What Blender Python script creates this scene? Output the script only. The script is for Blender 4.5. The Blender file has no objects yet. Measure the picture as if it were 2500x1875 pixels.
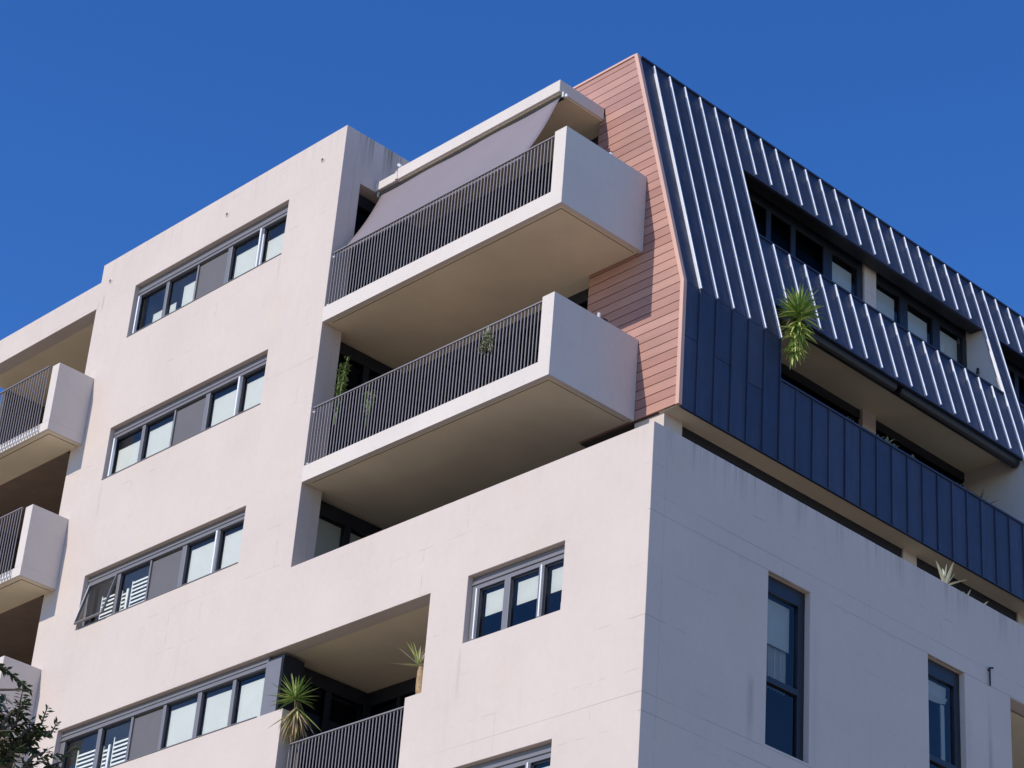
import bpy, bmesh, math, random
from mathutils import Vector, Matrix
random.seed(7)
rad = math.radians
sc = bpy.context.scene
COL = sc.collection

# ------------------------------------------------------------------ camera
cam_d = bpy.data.cameras.new('camera'); cam = bpy.data.objects.new('camera', cam_d); COL.objects.link(cam)
RX = Vector((0.69683696, 0.7137004, 0.07106327)); DN = Vector((-0.30653545, 0.38592974, -0.87011163)); FW = Vector((-0.64842445, 0.58454253, 0.48770459))
cam.matrix_world = Matrix(((RX.x, -DN.x, -FW.x, 19.59616562), (RX.y, -DN.y, -FW.y, -20.31029972), (RX.z, -DN.z, -FW.z, 1.6), (0, 0, 0, 1)))
cam_d.sensor_width = 36; cam_d.lens = 5771.9158 / 2500 * 36
cam_d.clip_start = 0.1; cam_d.clip_end = 4000
sc.camera = cam
CAM = Vector((19.59616562, -20.31029972, 1.6))

# ------------------------------------------------------------------ world and sun
SUN_AZ, SUN_EL = 7.5, 34.5            # light travels towards +Y, turned SUN_AZ degrees towards +X
w = bpy.data.worlds.new('World'); sc.world = w; w.use_nodes = True
nt = w.node_tree; nt.nodes.clear()
sky = nt.nodes.new('ShaderNodeTexSky'); sky.sky_type = 'NISHITA'; sky.sun_disc = False
sky.sun_elevation = rad(SUN_EL); sky.sun_rotation = rad(180 + SUN_AZ)
sky.altitude = 300; sky.air_density = 1.0; sky.dust_density = 0.05; sky.ozone_density = 4.0
hs = nt.nodes.new('ShaderNodeHueSaturation'); hs.inputs['Saturation'].default_value = 1.27; hs.inputs['Hue'].default_value = 0.514; hs.inputs['Value'].default_value = 1.04
bg = nt.nodes.new('ShaderNodeBackground'); bg.inputs[1].default_value = 0.15
wo = nt.nodes.new('ShaderNodeOutputWorld')
nt.links.new(sky.outputs[0], hs.inputs['Color']); nt.links.new(hs.outputs[0], bg.inputs[0]); nt.links.new(bg.outputs[0], wo.inputs[0])
sd = bpy.data.lights.new('sun', 'SUN'); sd.energy = 3.0; sd.angle = rad(0.5); sd.color = (1.0, 0.925, 0.80)
so = bpy.data.objects.new('sun', sd); COL.objects.link(so); so.location = (-10, -60, 60)
a, e = rad(SUN_AZ), rad(SUN_EL)
ldir = Vector((math.sin(a) * math.cos(e), math.cos(a) * math.cos(e), -math.sin(e)))
so.rotation_euler = ldir.to_track_quat('-Z', 'Y').to_euler()
sc.view_settings.view_transform = 'Standard'; sc.view_settings.look = 'None'
sc.view_settings.gamma = 1; sc.view_settings.exposure = 0.2; sc.view_settings.use_curve_mapping = False

# ------------------------------------------------------------------ materials
class NT:
    def __init__(s, name):
        s.m = bpy.data.materials.new(name); s.m.use_nodes = True; s.t = s.m.node_tree
        s.b = s.t.nodes['Principled BSDF']; s.out = s.t.nodes['Material Output']
    def n(s, k, **kw):
        x = s.t.nodes.new(k)
        for a_, v in kw.items(): setattr(x, a_, v)
        return x
    def l(s, a_, b_): s.t.links.new(a_, b_)
    def noise(s, scale, detail=4, rough=.6, vec=None):
        x = s.n('ShaderNodeTexNoise'); x.inputs['Scale'].default_value = scale; x.inputs['Detail'].default_value = detail; x.inputs['Roughness'].default_value = rough
        if vec: s.l(vec, x.inputs['Vector'])
        return x.outputs[0]
    def geo(s): return s.n('ShaderNodeNewGeometry').outputs['Position']
    def mapping(s, scale=(1, 1, 1), loc=(0, 0, 0), src=None):
        m = s.n('ShaderNodeMapping'); m.inputs['Scale'].default_value = scale; m.inputs['Location'].default_value = loc
        s.l(src or s.geo(), m.inputs['Vector']); return m.outputs[0]
    def ramp(s, src, p0, c0, p1, c1):
        r = s.n('ShaderNodeValToRGB'); s.l(src, r.inputs[0]); e_ = r.color_ramp.elements
        e_[0].position = p0; e_[0].color = (*c0, 1); e_[1].position = p1; e_[1].color = (*c1, 1); return r.outputs[0]
    def mix(s, fac, a_, b_, mode='MIX'):
        m = s.n('ShaderNodeMix', data_type='RGBA', blend_type=mode)
        if isinstance(fac, (int, float)): m.inputs[0].default_value = fac
        else: s.l(fac, m.inputs[0])
        for v, i in ((a_, 6), (b_, 7)):
            if isinstance(v, tuple): m.inputs[i].default_value = (*v, 1)
            else: s.l(v, m.inputs[i])
        return m.outputs[2]
    def math(s, op, a_, b_=0.0):
        m = s.n('ShaderNodeMath', operation=op)
        for v, i in ((a_, 0), (b_, 1)):
            if isinstance(v, (int, float)): m.inputs[i].default_value = v
            else: s.l(v, m.inputs[i])
        return m.outputs[0]
    def bump(s, h, strength=.2, dist=.01):
        b_ = s.n('ShaderNodeBump'); b_.inputs['Strength'].default_value = strength; b_.inputs['Distance'].default_value = dist
        s.l(h, b_.inputs['Height']); s.l(b_.outputs[0], s.b.inputs['Normal'])

def plain(name, col, rough=.6, metal=0.0, var=.12, scale=3.0, bump=0.0, bscale=40):
    t = NT(name); c0 = tuple(c * (1 - var) for c in col); c1 = tuple(min(1, c * (1 + var)) for c in col)
    t.l(t.ramp(t.noise(scale, 5, vec=t.geo()), .3, c0, .7, c1), t.b.inputs['Base Color'])
    t.b.inputs['Roughness'].default_value = rough; t.b.inputs['Metallic'].default_value = metal
    if bump: t.bump(t.noise(bscale, 3, vec=t.geo()), bump, .004)
    return t.m

def render_wall(name, col, joints=True, drips=True):
    t = NT(name)
    base = t.ramp(t.noise(.55, 6, .65, t.geo()), .32, tuple(c * .955 for c in col), .68, tuple(c * 1.035 for c in col))
    fine = t.ramp(t.noise(9, 5, .7, t.geo()), .3, (.965, .965, .965), .75, (1.02, 1.015, 1.01))
    c = t.mix(1, base, fine, 'MULTIPLY')
    # faint warm blotches where the render was patched
    blot = t.ramp(t.noise(.9, 2, .5, t.mapping((1, 1, .6), (3, 1, 7))), .58, (1, 1, 1), .72, (1.0, .99, .965))
    c = t.mix(1, c, blot, 'MULTIPLY')
    # vertical weather streaks, broken up
    st = t.ramp(t.noise(1, 5, .6, t.mapping((5.5, 5.5, .28))), .56, (0, 0, 0), .82, (1, 1, 1))
    gate = t.ramp(t.noise(.5, 3, .5, t.mapping((1, 1, .7), (9, 4, 2))), .42, (0, 0, 0), .62, (1, 1, 1))
    st = t.math('MULTIPLY', st, gate)
    if drips:
        sep = t.n('ShaderNodeSeparateXYZ'); t.l(t.geo(), sep.inputs[0])
        nz = t.noise(1, 4, .7, t.mapping((7, 7, .15), (2, 5, 1)))
        tops = None
        for zt, ln in ((25.46, .75), (16.95, .55)):
            d = t.math('SUBTRACT', zt, sep.outputs[2]); inn = t.math('GREATER_THAN', d, -0.02)
            f = t.math('MAXIMUM', t.math('SUBTRACT', 1.0, t.math('DIVIDE', d, ln)), 0.0)
            f = t.math('MULTIPLY', t.math('MULTIPLY', f, inn), t.math('LESS_THAN', d, ln))
            if zt > 20: f = t.math('MULTIPLY', f, 2.6)
            tops = f if tops is None else t.math('ADD', tops, f)
        xs_ = t.math('GREATER_THAN', sep.outputs[1], .3)   # worst on the faces turned away from the sun
        dr = t.ramp(nz, .5, (0, 0, 0), .64, (1, 1, 1)); dr = t.math('MULTIPLY', dr, tops)
        dr = t.math('MULTIPLY', dr, t.math('ADD', .06, t.math('MULTIPLY', xs_, .34)))
        c = t.mix(t.math('MINIMUM', dr, .8), c, tuple(v * .32 for v in col))
    c = t.mix(t.math('MULTIPLY', st, .13), c, tuple(v * .55 for v in col))
    if joints:
        sp = t.n('ShaderNodeSeparateXYZ'); t.l(t.geo(), sp.inputs[0]); rag = t.noise(1, 4, .7, t.mapping((14, 14, 1.2)))
        def stain(c, ax, cen, half, z0, z1, amt):
            d = t.math('ABSOLUTE', t.math('SUBTRACT', sp.outputs[ax], cen)); f = t.math('MAXIMUM', t.math('SUBTRACT', 1.0, t.math('DIVIDE', d, half)), 0.0)
            v = t.math('DIVIDE', t.math('SUBTRACT', sp.outputs[2], z0), z1 - z0); inn = t.math('MULTIPLY', t.math('GREATER_THAN', v, 0.0), t.math('LESS_THAN', v, 1.0))
            f = t.math('MULTIPLY', t.math('MULTIPLY', f, inn), t.math('MULTIPLY', t.math('MULTIPLY', t.math('MINIMUM', t.math('MULTIPLY', v, 2.5), 1.0), t.math('MINIMUM', t.math('MULTIPLY', t.math('SUBTRACT', 1.0, v), 5.0), 1.0)), t.math('ADD', rag, .25)))
            return t.mix(t.math('MULTIPLY', f, amt), c, tuple(v_ * .3 for v_ in col))
        def pour(c, ax_mask, z, ph):
            d = t.math('ABSOLUTE', t.math('SUBTRACT', t.math('ADD', sp.outputs[2], t.math('MULTIPLY', t.noise(.7, 2, .5, t.geo()), .02)), z + .01))
            f = t.math('LESS_THAN', d, .006); brk = t.ramp(t.noise(.45, 3, .6, t.mapping((1, 1, .2), (ph, 3, 1))), .36, (.15, .15, .15), .55, (1, 1, 1))
            return t.mix(t.math('MULTIPLY', t.math('MULTIPLY', f, brk), t.math('MULTIPLY', ax_mask, .5)), c, tuple(v_ * .35 for v_ in col))
        mB = t.math('GREATER_THAN', sp.outputs[0], -.05); mA = t.math('GREATER_THAN', sp.outputs[0], -4.3)
        for mk, zz, ph in ((mB, 15.615, 1), (mB, 15.88, 5), (mA, 13.02, 9), (mB, 12.76, 14)): c = pour(c, mk, zz, ph)
        for a_ in ((0, -14.80, .035, 24.30, 24.72, .55), (0, -14.96, .03, 24.35, 24.62, .4), (1, 7.545, .075, 9.0, 15.6, .6), (1, 2.10, .10, 12.9, 14.0, .45), (1, 7.02, .12, 12.0, 15.4, .16), (1, 3.44, .12, 12.0, 15.4, .14), (0, -3.56, .05, 13.6, 14.56, .25), (0, -9.2, .05, 22.7, 23.34, .22), (0, -13.7, .05, 19.5, 20.35, .22)): c = stain(c, *a_)
        # hairline joints of the blockwork telegraphing through the render
        sx = t.n('ShaderNodeSeparateXYZ'); t.l(t.geo(), sx.inputs[0])
        cx = t.n('ShaderNodeCombineXYZ'); t.l(t.math('ADD', sx.outputs[0], sx.outputs[1]), cx.inputs[0]); t.l(t.math('SUBTRACT', sx.outputs[2], .68), cx.inputs[1])
        wob = t.noise(3, 3, .6, t.geo()); mv = t.n('ShaderNodeVectorMath', operation='SCALE'); t.l(cx.outputs[0], mv.inputs[0]); mv.inputs[3].default_value = 1
        b_ = t.n('ShaderNodeTexBrick'); t.l(mv.outputs[0], b_.inputs['Vector'])
        b_.inputs['Color1'].default_value = (0, 0, 0, 1); b_.inputs['Color2'].default_value = (0, 0, 0, 1); b_.inputs['Mortar'].default_value = (1, 1, 1, 1)
        b_.inputs['Scale'].default_value = 1; b_.inputs['Mortar Size'].default_value = .008; b_.inputs['Mortar Smooth'].default_value = .2
        b_.inputs['Brick Width'].default_value = 1.82; b_.inputs['Row Height'].default_value = .745
        g = t.ramp(wob, .46, (0, 0, 0), .6, (1, 1, 1)); g2 = t.ramp(t.noise(.6, 2, .5, t.geo()), .45, (0, 0, 0), .6, (1, 1, 1))
        j = t.math('MULTIPLY', t.math('MULTIPLY', b_.outputs[0], g), t.math('MULTIPLY', g2, .42))
        c = t.mix(j, c, tuple(v * .45 for v in col))
    t.l(c, t.b.inputs['Base Color']); t.b.inputs['Roughness'].default_value = .85; t.b.inputs['Specular IOR Level'].default_value = .25
    t.bump(t.noise(55, 4, .7, t.geo()), .25, .004)
    return t.m

def glass_mat(name, tint=(.93, .96, .95), refl=1.0):
    t = NT(name); fr = t.n('ShaderNodeFresnel'); fr.inputs[0].default_value = 1.5
    tr = t.n('ShaderNodeBsdfTransparent'); tr.inputs[0].default_value = (*tint, 1)
    gl = t.n('ShaderNodeBsdfGlossy'); gl.inputs['Roughness'].default_value = .02; gl.inputs[0].default_value = (refl, refl, refl, 1)
    nz = t.n('ShaderNodeBump'); nz.inputs['Strength'].default_value = .02; nz.inputs['Distance'].default_value = .02; t.l(t.noise(1.2, 2, .5, t.geo()), nz.inputs['Height']); t.l(nz.outputs[0], gl.inputs['Normal'])
    mx = t.n('ShaderNodeMixShader'); t.l(t.math('MINIMUM', t.math('MULTIPLY', fr.outputs[0], .95), 1.0), mx.inputs[0]); t.l(tr.outputs[0], mx.inputs[1]); t.l(gl.outputs[0], mx.inputs[2])
    t.l(mx.outputs[0], t.out.inputs[0]); return t.m

def board_mat():
    t = NT('terracotta_board'); oi = t.n('ShaderNodeObjectInfo')
    base = t.ramp(oi.outputs['Random'], 0, (.38, .185, .150), 1, (.50, .27, .215))
    g = t.ramp(t.noise(1, 5, .6, t.mapping((1.5, 1.5, 14))), .3, (.93, .93, .93), .7, (1.05, 1.04, 1.03))
    b2 = t.ramp(t.noise(1.3, 3, .6, t.geo()), .35, (.93, .95, .96), .65, (1.05, 1.03, 1.02))
    t.l(t.mix(1, t.mix(1, base, g, 'MULTIPLY'), b2, 'MULTIPLY'), t.b.inputs['Base Color'])
    t.b.inputs['Roughness'].default_value = .62; return t.m

def zinc_mat():
    t = NT('dark_zinc'); oi = t.n('ShaderNodeObjectInfo')
    base = t.ramp(oi.outputs['Random'], 0, (.034, .045, .085), 1, (.060, .068, .112))
    st = t.ramp(t.noise(1, 5, .65, t.mapping((6, 6, .5))), .3, (.8, .84, .88), .72, (1.25, 1.2, 1.15))
    bl = t.ramp(t.noise(1.6, 4, .6, t.geo()), .3, (.88, .9, .92), .7, (1.12, 1.1, 1.08))
    t.l(t.mix(1, t.mix(1, base, st, 'MULTIPLY'), bl, 'MULTIPLY'), t.b.inputs['Base Color'])
    t.b.inputs['Metallic'].default_value = .35
    t.l(t.ramp(t.noise(3, 4, .6, t.geo()), .3, (.42, .42, .42), .7, (.6, .6, .6)), t.b.inputs['Roughness'])
    t.bump(t.noise(1, 3, .5, t.mapping((3.5, 3.5, 1.2))), .35, .01)
    return t.m

M = {}
M['wall'] = render_wall('painted_render', (.652, .560, .508))
M['fascia'] = render_wall('pale_painted_concrete', (.70, .632, .585), joints=False)
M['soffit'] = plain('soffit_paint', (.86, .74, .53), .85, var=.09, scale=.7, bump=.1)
M['board'] = board_mat()
M['board_trim'] = plain('terracotta_trim', (.66, .40, .32), .55, var=.04)
M['backing'] = plain('dark_membrane', (.035, .02, .018), .8)
M['zinc'] = zinc_mat()
M['seam'] = plain('sunlit_zinc_seam', (.72, .74, .80), .4, .25, var=.1, scale=5)  # sun glint on the sloped seams, put into a paler colour
M['rail'] = plain('railing_aluminium', (.27, .245, .25), .45, .2, var=.05)
M['frame'] = plain('window_aluminium', (.215, .205, .215), .45, .25, var=.04)
M['dark_frame'] = plain('dark_window_aluminium', (.022, .026, .04), .4, .2, var=.05)
M['sunlit_sash_edge'] = plain('sunlit_sash', (.86, .86, .88), .4, var=.02)  # white stands in for sun on the frame sides
M['screen'] = plain('insect_screen', (.125, .12, .13), .7, var=.05)
M['glass'] = glass_mat('window_glass')
M['dark_glass'] = glass_mat('smoky_glass', (.3, .34, .42), .12)
M['blind'] = plain('roller_blind_cloth', (.60, .605, .60), .8, var=.03)
M['white'] = plain('white_paint', (.82, .82, .82), .5, var=.03)
M['room'] = plain('room_plaster', (.55, .58, .62), .9, var=.04)
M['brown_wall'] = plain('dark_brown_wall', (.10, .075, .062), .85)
M['shaded_lining'] = plain('shade_tinted_recess_lining', (.24, .18, .14), .85)  # brown tone paints in the shade deep inside the left recess
M['darkroom'] = plain('unlit_room', (.03, .032, .036), .9, var=.1)
M['tile'] = plain('terrace_tile', (.28, .25, .22), .7)
M['awning'] = plain('awning_canvas', (.235, .20, .225), .8, var=.04, scale=1.4, bump=.08, bscale=160)
M['ground'] = plain('street_paving', (.345, .28, .19), .9, var=.15, scale=.6)
M['black'] = plain('black_housing', (.018, .018, .022), .5)
M['leaf_yucca'] = plain('yucca_leaf', (.16, .27, .05), .45, var=.35, scale=9)
M['leaf_yucca_old'] = plain('yucca_old_leaf', (.52, .58, .17), .5, var=.3, scale=9)
M['leaf_dead'] = plain('dried_yucca_leaf', (.46, .34, .19), .75, var=.25, scale=12)
M['leaf_pale'] = plain('agave_pale_leaf', (.48, .48, .34), .6, var=.12, scale=9)
M['leaf_dark'] = plain('dark_spiky_leaf', (.02, .045, .025), .5, var=.2)
M['leaf_green'] = plain('broad_green_leaf', (.17, .23, .07), .4, var=.45, scale=14)
M['leaf_grey'] = plain('grey_green_leaf', (.26, .27, .17), .7, var=.25, scale=20)
M['leaf_tree'] = plain('tree_leaf', (.035, .065, .018), .5, var=.45, scale=8)
M['bark'] = plain('bark', (.11, .085, .06), .9, var=.3, scale=12)
M['trunk_tan'] = plain('yucca_trunk', (.40, .27, .15), .9, var=.35, scale=18, bump=.6, bscale=30)
M['pot'] = plain('glazed_pot', (.16, .08, .05), .5)

# ------------------------------------------------------------------ helpers
class MB:
    def __init__(s): s.v = []; s.f = []
    def quad(s, *p):
        i = len(s.v); s.v += [tuple(q) for q in p]; s.f.append(tuple(range(i, i + len(p))))
    def hexa(s, p):           # p: 8 points, bottom 4 ccw then top 4
        i = len(s.v); s.v += [tuple(q) for q in p]
        for f in ((3, 2, 1, 0), (4, 5, 6, 7), (0, 1, 5, 4), (1, 2, 6, 5), (2, 3, 7, 6), (3, 0, 4, 7)): s.f.append(tuple(i + k for k in f))
        return s
    def box(s, x0, x1, y0, y1, z0, z1):
        x0, x1 = sorted((x0, x1)); y0, y1 = sorted((y0, y1)); z0, z1 = sorted((z0, z1))
        return s.hexa([(x0, y0, z0), (x1, y0, z0), (x1, y1, z0), (x0, y1, z0), (x0, y0, z1), (x1, y0, z1), (x1, y1, z1), (x0, y1, z1)])
    def tube(s, pts, r, n=8, cap=True):
        pts = [Vector(p) for p in pts]; rs = r if isinstance(r, (list, tuple)) else [r] * len(pts); rings = []
        for k, p in enumerate(pts):
            d = (pts[min(k + 1, len(pts) - 1)] - pts[max(k - 1, 0)]).normalized()
            u = d.orthogonal().normalized() if k == 0 else (u - d * u.dot(d)).normalized()
            v_ = d.cross(u); i = len(s.v)
            for q in range(n):
                a_ = 2 * math.pi * q / n; s.v.append(tuple(p + (u * math.cos(a_) + v_ * math.sin(a_)) * rs[k]))
            rings.append(i)
        for a_, b_ in zip(rings, rings[1:]):
            for q in range(n): s.f.append((a_ + q, a_ + (q + 1) % n, b_ + (q + 1) % n, b_ + q))
        if cap: s.f.append(tuple(rings[0] + q for q in reversed(range(n)))); s.f.append(tuple(rings[-1] + q for q in range(n)))
        return s
    def mesh(s, name):
        m = bpy.data.meshes.new(name); m.from_pydata(s.v, [], s.f)
        bm = bmesh.new(); bm.from_mesh(m); bmesh.ops.remove_doubles(bm, verts=bm.verts, dist=1e-5); bm.to_mesh(m); bm.free(); m.update(); return m
    def build(s, name, mat, parent=None, bevel=0, loc=None):
        o = bpy.data.objects.new(name, s.mesh(name)); COL.objects.link(o); o.data.materials.append(M[mat])
        if parent: o.parent = parent
        if loc is not None: o.location = loc
        if bevel:
            b = o.modifiers.new('edge', 'BEVEL'); b.width = bevel; b.segments = 2; b.limit_method = 'ANGLE'; b.angle_limit = rad(40)
        return o
def box(name, mat, parent, x0, x1, y0, y1, z0, z1, bevel=0): return MB().box(x0, x1, y0, y1, z0, z1).build(name, mat, parent, bevel)
def tag(o, label=None, cat=None, group=None, kind=None):
    if label: o['label'] = label
    if cat: o['category'] = cat
    if group: o['group'] = group
    if kind: o['kind'] = kind
    return o
def empty(name, loc=(0, 0, 0)):
    o = bpy.data.objects.new(name, None); COL.objects.link(o); o.location = loc; return o
def share(name, me, parent, loc=(0, 0, 0), rot=None, scale=None):
    o = bpy.data.objects.new(name, me); COL.objects.link(o); o.parent = parent; o.location = loc
    if rot is not None: o.rotation_euler = rot
    if scale is not None: o.scale = scale
    return o

def grid_wall(name, mat, parent, us, zs, filled, depth, axis):
    """wall slab on plane Y=0 (axis 'x', thickness towards +Y) or X=0 (axis 'y', thickness towards -X)"""
    us = sorted(set(us)); zs = sorted(set(zs)); mb = MB()
    P = (lambda u, d, z: (u, d, z)) if axis == 'x' else (lambda u, d, z: (-d, u, z))
    nu, nz = len(us) - 1, len(zs) - 1
    F = [[filled((us[i] + us[i + 1]) / 2, (zs[j] + zs[j + 1]) / 2) for j in range(nz)] for i in range(nu)]
    g = lambda i, j: 0 <= i < nu and 0 <= j < nz and F[i][j]
    for i in range(nu):
        for j in range(nz):
            if not F[i][j]: continue
            u0, u1, z0, z1 = us[i], us[i + 1], zs[j], zs[j + 1]
            mb.quad(P(u0, 0, z0), P(u1, 0, z0), P(u1, 0, z1), P(u0, 0, z1))
            mb.quad(P(u0, depth, z1), P(u1, depth, z1), P(u1, depth, z0), P(u0, depth, z0))
            if not g(i - 1, j): mb.quad(P(u0, depth, z0), P(u0, 0, z0), P(u0, 0, z1), P(u0, depth, z1))
            if not g(i + 1, j): mb.quad(P(u1, 0, z0), P(u1, depth, z0), P(u1, depth, z1), P(u1, 0, z1))
            if not g(i, j - 1): mb.quad(P(u0, depth, z0), P(u1, depth, z0), P(u1, 0, z0), P(u0, 0, z0))
            if not g(i, j + 1): mb.quad(P(u0, 0, z1), P(u1, 0, z1), P(u1, depth, z1), P(u0, depth, z1))
    o = mb.build(name, mat, parent)
    bm = bmesh.new(); bm.from_mesh(o.data); bmesh.ops.recalc_face_normals(bm, faces=bm.faces)
    bmesh.ops.dissolve_limit(bm, angle_limit=.01, verts=bm.verts, edges=bm.edges); bm.to_mesh(o.data); bm.free()
    b = o.modifiers.new('edge', 'BEVEL'); b.width = .004; b.segments = 1; b.limit_method = 'ANGLE'; b.angle_limit = rad(40)
    return o

# ------------------------------------------------------------------ ground and building root
g = MB(); g.quad((-900, -900, 0), (900, -900, 0), (900, 900, 0), (-900, 900, 0)); tag(g.build('ground', 'ground'), kind='structure')
B = empty('apartment_building'); tag(B, 'cream rendered apartment block with balconies and dark metal mansard roof', 'building')

TOP, PAR = 25.44, 16.94
XL, XR = -15.0, -7.75
ROWS = [(23.35, 24.49), (20.36, 21.43), (17.42, 18.46), (14.52, 15.56)]
WX0, WX1 = -13.74, -9.18
def fillA(x, z):
    if x < XL:
        return (24.45 < z < 25.05) and x > -19.2
    if x < XR:
        if z > TOP: return False
        for k, (z0, z1) in enumerate(ROWS):
            if z0 < z < z1 and WX0 < x and (x < WX1 or k == 3): return False
        return True
    if z > PAR: return False
    if 12.93 < z < 15.56:
        if XR < x < -7.5 and z > 14.52: return False
        if -7.5 < x < -4.66: return False
        if -4.66 < x < -4.32 and z > 14.02: return False
    if -3.53 < x < -1.59 and (14.57 < z < 15.61 or 11.65 < z < 12.72): return False
    return True
us = [-19.2, XL, WX0, WX1, XR, -7.5, -4.66, -4.32, -3.53, -1.59, -.0005]
zs = [0, 11.65, 12.72, 12.93, 14.02, 14.52, 14.57, 15.56, 15.61, PAR, 17.42, 18.46, 20.36, 21.43, 23.35, 24.45, 24.49, 25.05, TOP]
grid_wall('wall', 'wall', B, us, zs, fillA, .28, 'x')
def fillB(y, z):
    if z > PAR: return False
    if 13.06 < z < 15.61 and (2.42 < y < 3.33 or 6.04 < y < 6.94): return False
    if 10.1 < z < 12.70 and (2.42 < y < 3.33 or 6.04 < y < 6.94): return False
    if 12.93 < z < 15.6 and 8.1 < y < 11.5: return False
    return True
grid_wall('wall', 'wall', B, [.28, 2.42, 3.33, 6.04, 6.94, 8.1, 11.5, 24], [0, 10.1, 12.70, 12.93, 13.06, 15.6, 15.61, PAR], fillB, .28, 'y')


# the tall block's return face (towards +X), with openings for three balcony doors
box('wall', 'wall', B, -8.1, XR, .2802, .43, 15.57, TOP - .002)
box('wall', 'wall', B, -8.1, XR, .4302, 6.0, 24.43, TOP - .001)
box('wall', 'wall', B, XL, XL + .3, .281, 6.0, 0, TOP - .002)
box('roof_slab', 'tile', B, XL + .3, -8.1, .281, 6.0, 24.9, 25.05)
box('wall', 'wall', B, XL, XR, 6.0, 6.25, 0, TOP - .003)
# joist/gap block behind balconies (storey slabs running through)
for z in (18.45, 21.44):
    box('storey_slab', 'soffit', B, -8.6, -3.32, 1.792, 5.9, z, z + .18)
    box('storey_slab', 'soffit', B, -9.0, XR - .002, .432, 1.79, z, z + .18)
box('storey_slab', 'tile', B, -8.6, -.29, .29, 23.5, 15.57, 15.75)
box('storey_slab', 'tile', B, -8.6, -.29, .29, 8.0, 12.73, 12.92)

# side glazing under each soffit, facing +X
def side_glazing(z0, z1, y0=.44, y1=2.04, x=-8.06, blinds=False):
    wnd = MB()
    for ya, yb in ((y0, y0 + .05), (y0 + .74, y0 + .86), (y1 - .06, y1)): wnd.box(x, x + .06, ya, yb, z0, z1 - .22)
    wnd.box(x, x + .07, y0, y1, z1 - .22, z1); wnd.box(x, x + .06, y0, y1, z0, z0 + .06)
    f = wnd.build('sliding_door', 'dark_frame', B)
    p = MB(); p.quad((x + .03, y0, z0), (x + .03, y1, z0), (x + .03, y1, z1), (x + .03, y0, z1)); p.build('pane', 'glass' if blinds else 'dark_glass', f)
    if blinds:
        b = MB(); b.box(x - .06, x - .05, y0 + .06, y0 + .74, z0, z1 - .25); b.box(x - .06, x - .05, y0 + .87, y1, z0, z1 - .25); b.build('curtain', 'blind', f)
    if not blinds: box('blind', 'screen', f, x - .07, x - .06, y0 + .1, y1 - .1, z1 - .62, z1 - .25)
    box('room', 'darkroom', f, x - 1.2, x - .12, y0, y1, z0, z1)
side_glazing(21.63, 24.40); side_glazing(18.63, 21.42); side_glazing(15.76, 18.43, blinds=True); side_glazing(12.94, 15.54)
# rear walls of the balconies, dark glass with a brown clad length
def rear(z0, z1, x0=-8.0, x1=-3.32, y=2.05):
    f = MB()
    n = 5; st = (x1 - x0) / n
    for k in range(n + 1): f.box(x0 + k * st - .04, x0 + k * st + .04, y, y + .07, z0, z1 - .2)
    f.box(x0, x1, y, y + .08, z1 - .22, z1)
    fr = f.build('balcony_glazing', 'dark_frame', B)
    p = MB(); p.quad((x0, y + .04, z0), (x1, y + .04, z0), (x1, y + .04, z1), (x0, y + .04, z1)); p.build('pane', 'dark_glass', fr)
    box('blind', 'screen', fr, x0 + .1, x1 - .1, y + .1, y + .11, z1 - .62, z1 - .25)
    box('room', 'darkroom', fr, x0, x1, y + .2, y + 1.5, z0, z1)
rear(21.63, 24.40); rear(18.63, 21.44); rear(15.76, 18.44, x1=-3.0); rear(12.94, 15.55, x1=-4.33)
for z0 in (18.63, 21.63): 
    for k in range(9): box('cladding_board', 'board', B, -6.3, -5.0, 2.0, 2.045, z0 + .163 * k + .004, z0 + .163 * k + .157)
# recess behind the fourth row opening
box('recess_side', 'wall', B, -4.32, -4.1, .281, 2.3, 12.93, 15.56)
box('recess_ceiling', 'soffit', B, XR - .3, -4.3, .281, 2.04, 15.563, 15.569)
pr_ = MB(); pr_.box(-8.12, XR + .0, .10, .5, 12.93, 15.5); pr_.build('recess_post', 'dark_frame', B)
box('window_infill_panel', 'frame', B, -8.13, -7.76, .06, .099, 14.53, 15.44)
box('recess_side', 'screen', B, -7.9, -7.5, .281, .44, 12.93, 14.5)

rr = empty('recess_railing'); rr.parent = B
RAIL_LATER = rr
# ------------------------------------------------------------------ strip windows on the sunny facade
PANES = [(-13.66, -12.83), (-12.74, -11.88), (-11.84, -10.97), (-10.85, -10.07), (-9.94, -9.25)]
def shutter(par, x0, x1, y, z0, z1):
    fr = MB(); fr.box(x1 - .06, x1, y, y + .03, z0, z1); fr.box(x0, x0 + .025, y, y + .03, z0, z1)
    f = fr.build('shutter', 'white', par)
    m = MB().hexa([(x0 + .03, y, -.006), (x1 - .065, y, -.006), (x1 - .065, y + .012, .03), (x0 + .03, y + .012, .03), (x0 + .03, y - .01, -.004), (x1 - .065, y - .01, -.004), (x1 - .065, y, .034), (x0 + .03, y, .034)])
    s = MB(); n = int((z1 - z0) / .075)
    for k in range(n):
        z = z0 + .02 + k * .075; s.v += [(a_, b_, c_ + z) for a_, b_, c_ in m.v]; s.f += [tuple(i + 8 * k for i in ff) for ff in m.f]
    s.build('shutter', 'white', par)
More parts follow.
